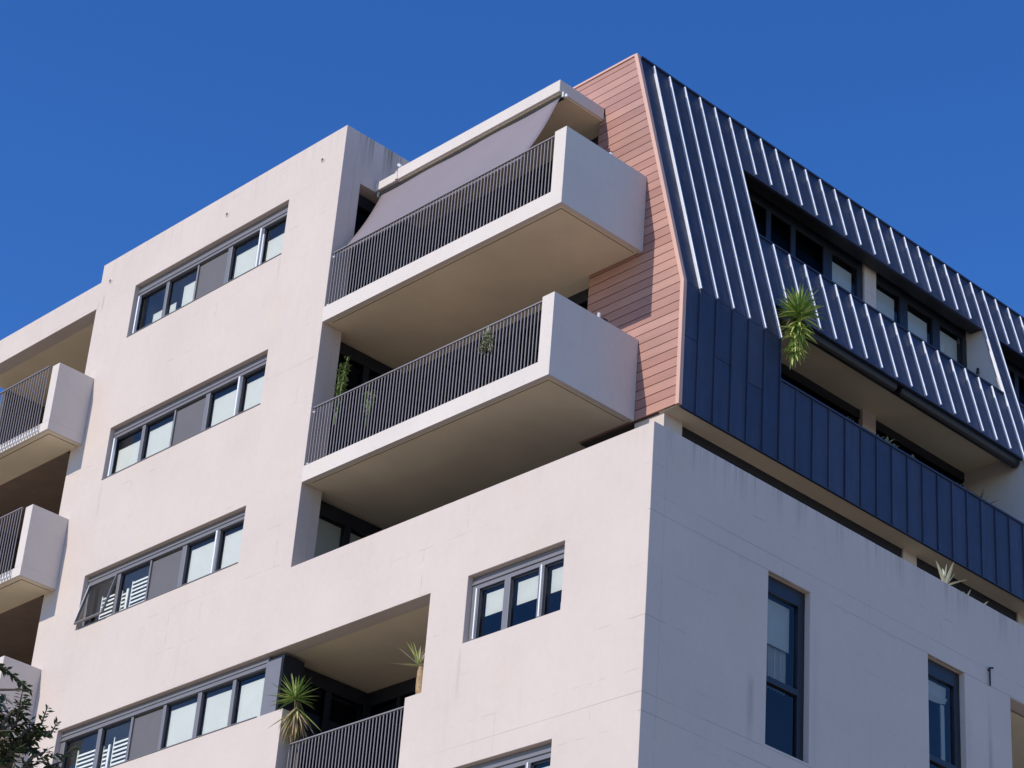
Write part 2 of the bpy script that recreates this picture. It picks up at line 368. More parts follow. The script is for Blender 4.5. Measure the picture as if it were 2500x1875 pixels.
def room(par, x0, x1, y0, z0, z1, mat='room', d=1.6):
    m = MB()
    m.quad((x0, y0, z0), (x0, y0 + d, z0), (x0, y0 + d, z1), (x0, y0, z1)); m.quad((x1, y0, z0), (x1, y0 + d, z0), (x1, y0 + d, z1), (x1, y0, z1))
    m.quad((x0, y0 + d, z0), (x1, y0 + d, z0), (x1, y0 + d, z1), (x0, y0 + d, z1)); m.quad((x0, y0, z1), (x1, y0, z1), (x1, y0 + d, z1), (x0, y0 + d, z1)); m.quad((x0, y0, z0), (x1, y0, z0), (x1, y0 + d, z0), (x0, y0 + d, z0))
    m.build('room', mat, par)
def strip_window(row):
    z0, z1 = ROWS[row]; head = z0 + .865 if row == 0 else z0 + .82
    x1 = WX1 if row < 3 else XR - .38
    pan = PANES if row < 3 else [(-13.6, -12.63), (-12.52, -11.7), (-11.64, -10.82), (-10.74, -9.9), (-9.8, -9.0), (-8.92, -8.17)]
    Y = .10
    f = MB(); f.box(WX0, x1, Y, Y + .09, head + .03, z1); f.box(WX0, x1, Y - .015, Y, head + .12, head + .16); f.box(WX0, x1, Y - .025, Y, head + .035, head + .06)
    f.box(WX0, x1, Y, Y + .09, z0, z0 + .035)
    f.box(WX0, pan[0][0], Y, Y + .09, z0 + .035, head + .03); f.box(pan[-1][1], x1, Y, Y + .09, z0 + .035, head + .03)
    for a_, b_ in zip(pan, pan[1:]): f.box(a_[1], b_[0], Y - .004, Y + .086, z0 + .035, head + .03)
    F = f.build('window', 'frame', B, bevel=.004)
    F['label'] = 'strip window on storey %s' % ['top', 'second from top', 'third from top', 'fourth from top'][row]
    room(F, WX0, x1, Y + .25, z0 - .3, z1 + .05, 'room', 2.2)
    for k, (a_, b_) in enumerate(pan):
        zz0, zz1 = z0 + .035, head + .03
        if k == 2:
            box('insect_screen', 'screen', F, a_, b_ - .015, Y + .03, Y + .035, zz0, zz1 - .03); box('pane', 'black', F, b_ - .015, b_, Y + .03, Y + .04, zz0, zz1); continue
        sash = row == 2 and k == 0
        if sash:
            s = MB(); h = zz1 - zz0; wd = .024
            s.box(a_, a_ + wd, -.02, .02, -h, 0); s.box(b_ - wd, b_, -.02, .02, -h, 0); s.box(a_ + wd, b_ - wd, -.02, .02, -h, -h + wd); s.box(a_ + wd, b_ - wd, -.02, .02, -wd, 0)
            o = s.build('open_sash', 'frame', F, loc=(0, Y - .01, zz1)); o.rotation_euler = (-rad(13), 0, 0); o['label'] = 'sash pushed open at the bottom'; MB().box(a_ - .012, a_, -.02, .02, -h, 0).build('sunlit_sash_edge', 'sunlit_sash_edge', o)
            p = MB(); p.quad((a_ + wd, 0, -h + wd), (b_ - wd, 0, -h + wd), (b_ - wd, 0, -wd), (a_ + wd, 0, -wd)); p.build('pane', 'glass', o)
        else:
            p = MB(); p.quad((a_, Y + .05, zz0), (b_, Y + .05, zz0), (b_, Y + .05, zz1), (a_, Y + .05, zz1)); p.build('pane', 'glass', F)
            s = MB(); t_ = .028; s.box(a_, a_ + t_, Y + .03, Y + .07, zz0, zz1); s.box(b_ - t_, b_, Y + .03, Y + .07, zz0, zz1); s.box(a_, b_, Y + .03, Y + .07, zz1 - t_, zz1); s.build('sash', 'dark_frame', F)
        yb = Y + .065
        if row == 0:
            if k == 0: box('furniture', 'blind', F, b_ - .38, b_ - .06, yb, yb + .03, zz0, zz0 + .34)
            elif k == 1: box('furniture', 'blind', F, a_ + .05, a_ + .24, yb, yb + .03, zz0, zz0 + .34); box('blind', 'blind', F, b_ - .44, b_, yb, yb + .02, zz0, zz1 - .26)
            else: box('blind', 'blind', F, a_ + .08, b_, yb, yb + .01, zz0, zz1 - (.22 if k == 3 else .28))
        elif row == 1 or k >= 3:
            box('blind', 'blind', F, a_ + .07, b_ + .02, yb, yb + .01, zz0, zz1 - (.15 if row == 1 and k else .11) - (.12 if row == 1 and k == 0 else 0))
        else:
            if k == 0: shutter(F, a_ + .34, b_ - .03, yb, zz0, zz0 + .55 + .04 * (row == 3))
            if k == 1: shutter(F, a_ + .02, a_ + .22, yb, zz0, zz0 + .5); shutter(F, a_ + .3, b_ - .03, yb, zz0, zz0 + .6)
    # sash edges standing proud, their sunlit brightness put into the white colour
    if row < 3:
        box('sunlit_sash_edge', 'sunlit_sash_edge', F, -9.995, -9.955, Y - .05, Y - .006, z0 + .04, head + .02)
        if row < 2: box('sunlit_sash_edge', 'sunlit_sash_edge', F, WX0 + .085, WX0 + .125, Y - .05, Y - .001, z0 + .04, head + .02)
        if row == 0: box('sunlit_sash_edge', 'sunlit_sash_edge', F, -9.92, -9.89, Y - .03, Y - .001, z0 + .04, head - .12)
    # metal sill
    s = MB(); s.box(WX0, x1, -.012, Y - .001, z0 + .001, z0 + .012); s.build('sill', 'frame', F)
for r in range(4): strip_window(r)

def small_window(z0, z1):
    X0, X1, Y = -3.53, -1.59, .10
    pan = [(-3.38, -2.86), (-2.74, -2.17), (-2.07, -1.62)]
    f = MB(); f.box(X0, X1, Y, Y + .09, z1 - .2, z1); f.box(X0, X1, Y - .02, Y, z1 - .13, z1 - .105); f.box(X0, X1, Y, Y + .09, z0, z0 + .06); f.box(X0, pan[0][0], Y, Y + .09, z0 + .06, z1 - .2); f.box(pan[2][1], X1, Y, Y + .09, z0 + .06, z1 - .2)
    for a_, b_ in zip(pan, pan[1:]): f.box(a_[1], b_[0], Y - .003, Y + .087, z0 + .06, z1 - .2)
    F = f.build('window', 'frame', B, bevel=.004)
    room(F, X0, X1, Y + .25, z0, z1, 'darkroom')
    for k, (a_, b_) in enumerate(pan):
        p = MB(); p.quad((a_, Y + .05, z0 + .06), (b_, Y + .05, z0 + .06), (b_, Y + .05, z1 - .2), (a_, Y + .05, z1 - .2)); p.build('pane', 'glass', F)
        s = MB()
        for q in ((a_, a_ + .03), (b_ - .03, b_)): s.box(q[0], q[1], Y + .03, Y + .07, z0 + .06, z1 - .2)
        s.box(a_, b_, Y + .03, Y + .07, z1 - .23, z1 - .2); s.build('sash', 'dark_frame', F)
        box('blind', 'blind', F, a_ + .07, b_ - .03, Y + .09, Y + .10, z0 + .42, z1 - .27)
        if k in (0, 2): box('sunlit_sash_edge', 'sunlit_sash_edge', F, a_ - .035, a_ - .012, Y - .035, Y - .006, z0 + .06, z1 - .2)
    for q in range(4): box('candle', 'white', F, -1.80 + .045 * q, -1.77 + .045 * q, Y + .10, Y + .13, z0 + .06, z0 + .24 + .06 * (q % 3))
small_window(14.57, 15.61); small_window(11.65, 12.72)

# tall windows on the shaded facade
def tall_window(y0, y1, z0, z1, kind):
    X = -.10
    f = MB(); f.box(X - .08, X, y0, y1, z1 - .24, z1 - .001); f.box(X - .08, X, y0, y1, z0 + .001, z0 + .05); f.box(X - .08, X, y0, y0 + .035, z0 + .05, z1 - .24); f.box(X - .08, X, y1 - .14, y1, z0 + .05, z1 - .24)
    zm = z0 + .96; f.box(X - .08, X + .01, y0 + .035, y1 - .14, zm, zm + .09)
    F = f.build('window', 'dark_frame', B, bevel=.004)
    m = MB(); d = 1.6
    m.quad((X - .2, y0, z0), (X - d, y0, z0), (X - d, y0, z1), (X - .2, y0, z1)); m.quad((X - d, y0, z0), (X - d, y1, z0), (X - d, y1, z1), (X - d, y0, z1)); m.quad((X - .2, y1, z0), (X - d, y1, z0), (X - d, y1, z1), (X - .2, y1, z1)); m.quad((X - .2, y0, z1), (X - d, y0, z1), (X - d, y1, z1), (X - .2, y1, z1))
    m.build('room', 'darkroom', F)
    for za, zb in ((z0 + .05, zm), (zm + .09, z1 - .24)):
        p = MB(); p.quad((X - .04, y0 + .035, za), (X - .04, y1 - .14, za), (X - .04, y1 - .14, zb), (X - .04, y0 + .035, zb)); p.build('pane', 'glass', F)
    if kind == 1:
        box('blind', 'blind', F, X - .15, X - .14, y0 + .0, y1 - .17, z1 - .93, z1 - .26)
        c = MB(); n = 34; ya, yb = y0 + .34, y1 - .17
        for k in range(n):
            u0, u1 = k / n, (k + 1) / n; w0, w1 = .03 * math.sin(u0 * 38), .03 * math.sin(u1 * 38)
            c.quad((X - .2 + w0, ya + (yb - ya) * u0, zm + .05), (X - .2 + w1, ya + (yb - ya) * u1, zm + .05), (X - .2 + w1, ya + (yb - ya) * u1, z1 - .9), (X - .2 + w0, ya + (yb - ya) * u0, z1 - .9))
        c.build('curtain', 'blind', F)
    else:
        s = MB(); n = 10                       # a loosely gathered roman blind
        for k in range(n):
            u0, u1 = k / n, (k + 1) / n; f_ = lambda u: z1 - .48 - .05 * math.sin(u * math.pi)
            ya, yb = y0 + (y1 - .17 - y0) * u0, y0 + (y1 - .17 - y0) * u1
            s.quad((X - .14, ya, f_(u0)), (X - .14, yb, f_(u1)), (X - .12, yb, z1 - .26), (X - .12, ya, z1 - .26)); s.quad((X - .1, ya, f_(u0) + .05), (X - .1, yb, f_(u1) + .05), (X - .14, yb, f_(u1) - .03), (X - .14, ya, f_(u0) - .03))
        s.build('blind', 'blind', F); box('curtain', 'blind', F, X - .15, X - .13, y1 - .3, y1 - .21, z0, z1 - .55)
tall_window(2.42, 3.33, 13.06, 15.61, 1); tall_window(6.04, 6.94, 13.06, 15.61, 2)
tall_window(2.42, 3.33, 10.1, 12.70, 1); tall_window(6.04, 6.94, 10.1, 12.70, 2)
# corner recess at the right end
box('recess_back', 'wall', B, -2.3, -2.1, 8.0, 11.6, 12.93, 15.6); box('recess_side', 'wall', B, -2.1, -.281, 11.5, 11.7, 12.93, 15.6); box('recess_side', 'wall', B, -2.1, -.281, 7.9, 8.1, 12.93, 15.6)
box('recess_ceiling', 'soffit', B, -2.1, -.281, 8.1, 11.5, 15.56, 15.566); box('recess_floor', 'tile', B, -2.1, -.281, 8.1, 11.5, 12.8, 12.93)
# rainwater outlet on the shaded facade
o = MB(); o.tube([(.03, 7.545, 15.88), (.03, 7.545, 15.6)], .014); o.tube([(0, 7.545, 15.85), (.04, 7.53, 15.88), (.05, 7.6, 15.9)], .016); o.build('conduit', 'black', B)
# drain holes in the parapet
for x in (-14.66, -11.03, -8.33):
    t = MB(); n = 14; r0, r1 = .034, .062
    for k in range(n):
        a0, a1 = 2 * math.pi * k / n, 2 * math.pi * (k + 1) / n
        c0, s0, c1, s1 = math.cos(a0), math.sin(a0), math.cos(a1), math.sin(a1)
        t.quad((x + r1 * c0, -.001, 24.95 + r1 * s0), (x + r1 * c1, -.001, 24.95 + r1 * s1), (x + r0 * c1, -.02, 24.95 + r0 * s1), (x + r0 * c0, -.02, 24.95 + r0 * s0))
        t.quad((x + r0 * c0, -.02, 24.95 + r0 * s0), (x + r0 * c1, -.02, 24.95 + r0 * s1), (x + r0 * c1 * .9, -.004, 24.95 + r0 * s1 * .9), (x + r0 * c0 * .9, -.004, 24.95 + r0 * s0 * .9))
    d = t.build('drain_outlet', 'fascia', B)
    t = MB(); t.quad(*[(x + r0 * .95 * math.cos(2 * math.pi * k / n), -.005, 24.95 + r0 * .95 * math.sin(2 * math.pi * k / n)) for k in range(n)]); t.build('drain_mouth', 'screen', d)

# ------------------------------------------------------------------ big corner balconies
bal_me = {}
def baluster_mesh(h):
    k = round(h, 3)
    if k not in bal_me:
        m = MB().box(-.0085, .0085, -.006, .006, 0, h).mesh('baluster'); m.materials.append(M['rail']); bal_me[k] = m
    return bal_me[k]
def railing(par, x0, x1, y, z0, z1, pitch=.0755):
    n = round((x1 - x0) / pitch); p = (x1 - x0) / n; me = baluster_mesh(z1 - z0 - .015)
    for k in range(n + 1): share('baluster', me, par, (x0 + k * p, y, z0))
    box('top_rail', 'rail', par, x0 - .02, x1 + .02, y - .022, y + .022, z1 - .015, z1 + .005)
railing(RAIL_LATER, -7.36, -4.70, .12, 12.95, 13.95)
box('slab_edge', 'fascia', B, -7.499, -4.661, .02, .28, 12.80, 12.928)
def big_balcony(z):
    x0, x1, d = XR + .003, -2.16, 1.79
    b = empty('balcony', (0, 0, 0)); b.parent = B
    m = MB(); m.box(x0, x1, .0, d, z, z + .24)
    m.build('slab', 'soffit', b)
    # painted front fascia and solid end wall as one upstand
    f = MB(); f.box(x0, x1 + .002, -.012, 0, z - .0, z + .27); f.build('fascia', 'fascia', b)
    e_ = MB(); e_.box(x1 - .24, x1, .0, d + .002, z + .241, z + 1.385); e_.build('end_wall', 'fascia', b, bevel=.01)
    e_ = MB(); e_.box(x1 - .24, x1 + .001, -.0119, -.0001, z + .2705, z + 1.385); e_.build('end_wall', 'fascia', b)
    e_ = MB(); e_.box(x1, x1 + .012, -.012, d + .003, z - .001, z + 1.384); e_.build('end_wall', 'fascia', b)
    # drip groove a hand's breadth in from the soffit edge
    g_ = MB(); g_.box(x0 + .1, x1 - .13, .13, .142, z - .003, z - .0002); g_.box(x1 - .142, x1 - .13, .142, d - .05, z - .003, z - .0002); g_.build('drip_groove', 'screen', b)
    # drip rebate round the soffit edge
    r_ = MB(); r_.box(x0, x1 + .012, -.0125, .07, z - .02, z - .0005); r_.box(x1 - .06, x1 + .012, .07, d, z - .02, z - .0005); r_.build('drip_edge', 'fascia', b)
    box('floor', 'tile', b, x0, x1 - .24, .0, d, z + .241, z + .26)
    railing(b, x0 + .04, x1 - .29, .05, z + .24, z + 1.36)
    for dz in (.33, 1.28): MB().tube([(x0 + .01, .05, z + dz), (x0 + .05, .05, z + dz)], .016).build('rail_bracket', 'white', b)
    return b
big_balcony(21.44)['label'] = 'upper corner balcony under the awning'
big_balcony(18.45)['label'] = 'lower corner balcony with the trailing plant'

# small things standing on the balcony end walls
def lamp(name, loc, label, cat, ball):
    t = empty(name, loc)
    if ball:
        m = MB(); m.tube([(0, 0, 0), (0, 0, .02)], .03, 12); m.build('base', 'frame', t)
        bm = bmesh.new(); bmesh.ops.create_uvsphere(bm, u_segments=16, v_segments=10, radius=.048); me = bpy.data.meshes.new('globe'); bm.to_mesh(me); bm.free(); me.materials.append(M['white'])
        for p in me.polygons: p.use_smooth = True
        share('globe', me, t, (0, 0, .065))
        m = MB(); m.box(.0, .05, .1, .15, 0, .035); m.build('transformer', 'black', t)
    else:
        m = MB(); m.tube([(0, 0, 0), (0, 0, .02), (0, 0, .02), (0, 0, .15)], [.05, .05, .026, .026], 12); m.build('canister', 'blind', t)
        m = MB(); m.box(-.03, .05, .05, .14, 0, .08); m.build('bracket', 'black', t)
    tag(t, label, cat)
lamp('globe_lamp', (-2.25, 1.06, 22.826), 'small white globe lamp on the end wall of the awning balcony', 'lamp', True)
lamp('canister', (-2.25, 1.03, 19.836), 'small pale canister on the end wall of the lower corner balcony', 'canister', False)

# ------------------------------------------------------------------ roof slab over the top balcony and its awning
b = empty('roof_canopy'); b.parent = B
MB().box(-7.16, -3.2, .75, 1.79, 24.42, 24.65).build('canopy_slab', 'fascia', b, bevel=.008)
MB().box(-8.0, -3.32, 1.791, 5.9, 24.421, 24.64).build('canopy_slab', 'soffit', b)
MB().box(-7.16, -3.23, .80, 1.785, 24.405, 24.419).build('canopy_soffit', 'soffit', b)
MB().box(XR + .005, -7.17, .76, 1.79, 24.425, 24.60).build('canopy_slab', 'fascia', b, bevel=.01)
m = MB(); m.hexa([(-7.2, .735, 24.43), (-7.13, .735, 24.43), (-7.13, .76, 24.43), (-7.2, .76, 24.43), (-7.19, .735, 24.60), (-7.16, .735, 24.60), (-7.16, .76, 24.60), (-7.19, .76, 24.60)]); m.build('gutter_bracket', 'fascia', b)
m = MB(); m.tube([(-7.18, .95, 24.6), (-7.2, .93, 24.78), (-7.27, .9, 24.82)], .012); m.tube([(-7.27, .9, 24.82), (-7.32, .88, 24.87)], .03, 7); m.tube([(-7.2, .93, 24.78), (-7.14, .95, 24.83)], .026, 7); m.build('antenna', 'white', b)

aw = empty('awning', (-5.45, .8, 24.35)); tag(aw, 'grey mauve canvas drop awning stretched from roof canopy to balcony railing', 'awning')
def inv(mb, loc):
    mb.v = [(x - loc[0], y - loc[1], z - loc[2]) for x, y, z in mb.v]; return mb
AL = (-5.45, .8, 24.35)
m = MB(); nu, nv = 22, 12
for i in range(nu):
    for j in range(nv):
        def P(i, j):
            u, v = i / nu, j / nv; x = -7.63 + u * 4.37; y = .84 - .72 * v; z = 24.36 - 1.56 * v
            sag = .035 * math.sin(math.pi * v) + .006 * math.sin(u * 17 + v * 5)
            return (x, y - .0 + sag * .9, z - sag * .4)
        m.quad(P(i, j), P(i + 1, j), P(i + 1, j + 1), P(i, j + 1))
o = inv(m, AL).build('canvas', 'awning', aw)
for p in o.data.polygons: p.use_smooth = True
so_ = o.modifiers.new('thick', 'SOLIDIFY'); so_.thickness = .004
inv(MB().tube([(-7.68, .86, 24.365), (-3.2, .86, 24.365)], .042, 10), AL).build('roller', 'black', aw)
inv(MB().tube([(-7.64, .12, 22.79), (-3.25, .12, 22.79)], .016, 8), AL).build('bottom_bar', 'rail', aw)
for x in (-3.17, -7.70): inv(MB().box(x - .02, x + .02, .80, .9, 24.32, 24.415), AL).build('bracket', 'blind', aw)
inv(MB().tube([(-3.12, .84, 24.36), (-3.12, .84, 24.31)], .022, 8), AL).build('crank_eye', 'white', aw)

# ------------------------------------------------------------------ brown clad gable of the mansard
KN = 20.56
def xs(z): return -1.25 if z <= KN else -1.25 - (z - KN) * (1.26 / 4.86)
gab = empty('clad_gable'); gab.parent = B
zb = 18.44; k = 0; bh = .1635
while zb < 25.40:
    zt = min(zb + bh, 25.41)
    zl, zh = zb + .007, zt - .007
    for (lo, hi, xl) in (((zl, zh, -3.31 if zb < 24.4 else (-3.19 if zb < 24.6 else -5.4))),):
        r0, r1 = xs(lo) - .062, xs(hi) - .062
        m = MB(); m.hexa([(xl, 1.8, lo), (r0, 1.8, lo), (r0, 1.829, lo), (xl, 1.829, lo), (xl, 1.8, hi), (r1, 1.8, hi), (r1, 1.829, hi), (xl, 1.829, hi)])
        m.build('cladding_board', 'board', gab)
    zb += bh; k += 1
def strip(z0, z1, y0, y1, dx0, dx1):
    return [(xs(z0) + dx0, y0, z0), (xs(z0) + dx1, y0, z0), (xs(z0) + dx1, y1, z0), (xs(z0) + dx0, y1, z0), (xs(z1) + dx0, y0, z1), (xs(z1) + dx1, y0, z1), (xs(z1) + dx1, y1, z1), (xs(z1) + dx0, y1, z1)]
m = MB(); m.hexa(strip(18.42, KN, 1.775, 1.85, -.06, .012)); m.hexa(strip(KN, 25.44, 1.775, 1.85, -.06, .012)); m.build('corner_trim', 'board_trim', gab, bevel=.006)
m = MB(); m.hexa([(-5.4, 1.78, 25.412), (-2.57, 1.78, 25.412), (-2.57, 1.9, 25.412), (-5.4, 1.9, 25.412), (-5.4, 1.78, 25.45), (-2.57, 1.78, 25.45), (-2.57, 1.9, 25.45), (-5.4, 1.9, 25.45)]); m.build('capping', 'board_trim', gab)
m = MB()
for z0, z1 in ((18.50, KN), (KN, 24.42)):
    m.hexa([(-3.308, 1.83, z0), (xs(z0) - .03, 1.83, z0), (xs(z0) - .03, 2.3, z0), (-3.308, 2.3, z0), (-3.308, 1.83, z1), (xs(z1) - .03, 1.83, z1), (xs(z1) - .03, 2.3, z1), (-3.308, 2.3, z1)])
m.hexa([(-3.188, 1.83, 24.42), (xs(24.42) - .03, 1.83, 24.42), (xs(24.42) - .03, 2.3, 24.42), (-3.188, 2.3, 24.42), (-3.188, 1.83, 24.66), (xs(24.66) - .03, 1.83, 24.66), (xs(24.66) - .03, 2.3, 24.66), (-3.188, 2.3, 24.66)])
m.hexa([(-5.4, 1.83, 24.66), (xs(24.66) - .03, 1.83, 24.66), (xs(24.66) - .03, 2.3, 24.66), (-5.4, 2.3, 24.66), (-5.4, 1.83, 25.41), (xs(25.41) - .03, 1.83, 25.41), (xs(25.41) - .03, 2.3, 25.41), (-5.4, 2.3, 25.41)])
m.build('gable_backing', 'backing', gab)

# ------------------------------------------------------------------ zinc mansard
man = empty('mansard_roof'); man.parent = B
YE = 19.4
ys = [1.85] + [2.15 + .376 * i for i in range(5)] + [4.035 + .4 * i for i in range(18)] + [11.21 + .4 * i for i in range(21)]
ys = sorted(round(y, 3) for y in ys)
# solid decks
def opening(y): return 4.03 < y < 10.86 or 11.2 < y < 18.8
def zinc(z0, z1, y0, y1):
    m = MB()
    if z0 < KN < z1: zz = [z0, KN, z1]
    else: zz = [z0, z1]
    for a_, b_ in zip(zz, zz[1:]):
        t = .02
        m.hexa([(xs(a_) - t, y0 + .006, a_), (xs(a_), y0 + .006, a_), (xs(a_), y1 - .006, a_), (xs(a_) - t, y1 - .006, a_), (xs(b_) - t, y0 + .006, b_), (xs(b_), y0 + .006, b_), (xs(b_), y1 - .006, b_), (xs(b_) - t, y1 - .006, b_)])
    m.build('roof_panel', 'zinc', man)
PT, OB, OT, LT = 19.81, 21.33, 24.26, 22.74    # lower parapet top, upper band bottom, upper opening top, upper band top
for i, (y0, y1) in enumerate(zip(ys, ys[1:])):
    c = (y0 + y1) / 2
    if opening(c):
        zinc(18.40, PT, y0, y1); zinc(OB, LT, y0, y1); zinc(OT, 25.38, y0, y1)
    else:
        cuts_v = {0: 19.62, 2: 19.55, 4: 19.45}.get(i, None)
        segs = [18.40] + ([cuts_v] if cuts_v else []) + [KN]
        for a_, b_ in zip(segs, segs[1:]): zinc(a_ + (.006 if a_ > 18.5 else 0), b_ - .004, y0, y1)
        cs = [KN + .004] + ([21.95 + .17 * (i % 4)] if i % 2 == 0 else [22.9]) + ([24.1 - .2 * (i % 3)] if i % 3 != 2 else []) + [25.38]
        for a_, b_ in zip(cs, cs[1:]): zinc(a_ + (.006 if a_ > 21 else 0), b_, y0, y1)
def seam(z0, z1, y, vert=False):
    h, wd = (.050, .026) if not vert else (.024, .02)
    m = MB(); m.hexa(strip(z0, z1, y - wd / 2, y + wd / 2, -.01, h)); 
    m.build('standing_seam', 'zinc' if vert else 'seam', man, bevel=.004)  # pale sunlit copy on the slope, dark shaded copy on the verticals
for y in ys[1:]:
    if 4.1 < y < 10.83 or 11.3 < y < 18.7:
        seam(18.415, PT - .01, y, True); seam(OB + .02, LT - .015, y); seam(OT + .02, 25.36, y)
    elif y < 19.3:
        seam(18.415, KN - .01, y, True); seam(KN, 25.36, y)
# cappings and lining of the openings
def cap(z, ya, yb, dz=.03, out=.03, back=.25):
    m = MB(); m.box(xs(z) - back, xs(z) + out, ya, yb, z, z + dz); return m.build('capping', 'zinc', man)
cap(25.38, 1.86, YE, .035, .03, .5)
for ya, yb in ((4.03, 10.86), (11.2, 18.8)):
    cap(PT, ya, yb, .035, .025, .18); cap(LT, ya, yb, .035, .025, .18)
    box('parapet_core', 'backing', man, -1.43, -1.273, ya, yb, 18.5, PT)
    m = MB()
    for z0, z1, th in ((OB, LT, .16), (OT, 25.37, .16)):
        m.hexa([(xs(z0) - .36 if z0 == OB else xs(z0) - .3, ya, z0 + .001), (xs(z0) - .021, ya, z0 + .001), (xs(z0) - .021, yb, z0 + .001), (xs(z0) - .36 if z0 == OB else xs(z0) - .3, yb, z0 + .001),
                (xs(z1) - th, ya, z1 - .001), (xs(z1) - .021, ya, z1 - .001), (xs(z1) - .021, yb, z1 - .001), (xs(z1) - th, yb, z1 - .001)])
    m.build('parapet_core', 'black', man)
    box('drip_edge', 'zinc', man, xs(OB) - .05, xs(OB) + .006, ya, yb, OB - .02, OB); box('drip_edge', 'zinc', man, xs(OT) - .05, xs(OT) + .006, ya, yb, OT - .02, OT)
    mid = 7.43 if ya < 5 else 14.9
    for a_, b_ in ((ya + .02, mid - .06), (mid + .06, yb - .02)):
        m = MB(); m.tube([(-1.60, a_, 21.27), (-1.60, a_ + .03, 21.27), (-1.60, b_ - .03, 21.27), (-1.60, b_, 21.27)], [.07, .095, .095, .07], 12)
        m.build('blind_housing', 'black', man)
    # lower loggia: ceiling, floor, glazing, pier
    box('loggia_ceiling', 'soffit', man, -2.72, -1.62, ya, yb, 21.45, 21.5); box('loggia_floor', 'tile', man, -2.72, -1.43, ya, yb, 18.5, 18.62)
    box('pier', 'wall', man, -2.9, -2.66, mid + .45, mid + .81, 18.62, 21.45)
    box('loggia_glazing', 'dark_frame', man, -2.78, -2.72, ya, yb, 21.28, 21.45)
    p = MB(); p.quad((-2.75, ya, 18.62), (-2.75, yb, 18.62), (-2.75, yb, 21.3), (-2.75, ya, 21.3)); p.build('pane', 'dark_glass', man)
    box('room', 'darkroom', man, -3.6, -2.9, ya, yb, 18.62, 21.4)
    # upper loggia
    box('loggia_ceiling', 'screen', man, -2.66, -2.4, ya, yb, 24.40, 24.5); box('loggia_floor', 'tile', man, -2.66, -1.75, ya, yb, 21.52, 21.63)
    box('pier', 'wall', man, -2.8, -2.56, mid + .38, mid + .71, 21.63, 24.40)
    sh = ya - 4.03
    W = [(4.1, 5.2), (5.32, 5.85), (5.97, 6.72), (6.96, 7.66), (8.15, 8.88), (9.1, 9.84), (10.05, 10.74)]
    f = MB(); f.box(-2.66, -2.61, ya, yb, 24.16, 24.40)
    prev = ya
    for a_, b_ in W: f.box(-2.66, -2.6, prev, a_ + sh, 21.63, 24.16); prev = b_ + sh
    f.box(-2.66, -2.6, prev, yb, 21.63, 24.16)
    fr = f.build('window_band', 'dark_frame', man)
    for q, (a_, b_) in enumerate(W):
        p = MB(); p.quad((-2.635, a_ + sh, 21.63), (-2.635, b_ + sh, 21.63), (-2.635, b_ + sh, 24.16), (-2.635, a_ + sh, 24.16)); p.build('pane', 'glass' if q > 2 else 'dark_glass', fr)
        if q > 2: box('blind', 'blind', fr, -2.70, -2.69, a_ + sh, b_ + sh - .06, 21.7, 24.10 - .04 * (q % 2))
    box('room', 'darkroom', fr, -3.6, -2.8, ya, yb, 21.63, 24.4)
# side walls that close each loggia (the light faces seen at their far ends)
for ya, yb in ((10.86, 11.2), (18.8, 19.1)):
    for z0, z1 in ((18.62, KN), (KN, 21.45), (21.52, 24.40)):
        m = MB(); m.hexa([(-2.75, ya, z0), (xs(z0) - .035, ya, z0), (xs(z0) - .035, yb, z0), (-2.75, yb, z0), (-2.75, ya, z1), (xs(z1) - .035, ya, z1), (xs(z1) - .035, yb, z1), (-2.75, yb, z1)])
        m.build('fin_wall', 'fascia', man)
m = MB()
for z0, z1 in ((18.5, KN), (KN, 25.37)):
    m.hexa([(-2.9, 2.3, z0), (xs(z0) - .03, 2.3, z0), (xs(z0) - .03, 4.0, z0), (-2.9, 4.0, z0), (-2.9, 2.3, z1), (xs(z1) - .03, 2.3, z1), (xs(z1) - .03, 4.0, z1), (-2.9, 4.0, z1)])
m.build('mansard_core', 'backing', man)
box('flat_roof', 'tile', man, -8.0, -2.7, 2.31, YE, 25.2, 25.3)
box('wall', 'wall', B, -8.0, -2.8, YE, YE + .2, 12, 25.3)
box('storey_slab', 'tile', B, -8.1, -2.9, 4.0, YE, 21.46, 21.6); box('storey_slab', 'tile', B, -8.1, -2.9, 4.0, YE, 18.5, 18.6)
# soffit strip under the zinc skirt, and the recessed wall below it
MB().box(-1.69, -1.315, 1.84, YE, 18.43, 18.49).build('mansard_soffit', 'soffit', man)
MB().box(-3.31, -1.69, 1.84, 2.3, 18.43, 18.49).build('mansard_soffit', 'brown_wall', man)
box('skirt_shadow_gap', 'black', man, -1.315, -1.271, 1.87, YE, 18.45, 18.5)
box('drip_edge', 'zinc', man, -1.275, -1.235, 1.86, YE, 18.385, 18.40)
for ya, yb, xp in ((1.862, 2.26, -1.60), (7.66, 8.01, -1.66), (10.82, 11.3, -1.66)): box('pier', 'wall', B, -2.2, xp, ya, yb, 15.76, 18.429)
for ya, yb in ((2.26, 7.66), (8.01, 10.82), (11.3, 19.0)):
    p = MB(); p.quad((-1.74, ya, 15.76), (-1.74, yb, 15.76), (-1.74, yb, 18.43), (-1.74, ya, 18.43)); w_ = p.build('terrace_glazing', 'dark_glass', B)
    box('room', 'darkroom', w_, -3.0, -1.86, ya, yb, 15.76, 18.488)
    box('window_head', 'dark_frame', w_, -1.78, -1.692, ya, yb, 18.28, 18.49)

lp = empty('wall_lamp', (-2.32, 10.80, 23.42)); tag(lp, 'small dark bulkhead lamp on the end wall of the upper loggia', 'lamp')
MB().tube([(0, .058, 0), (0, .02, 0)], .035, 12).build('back_plate', 'blind', lp); MB().tube([(0, .0, .02), (0, -.02, -.09)], .026, 10).build('shade', 'black', lp)

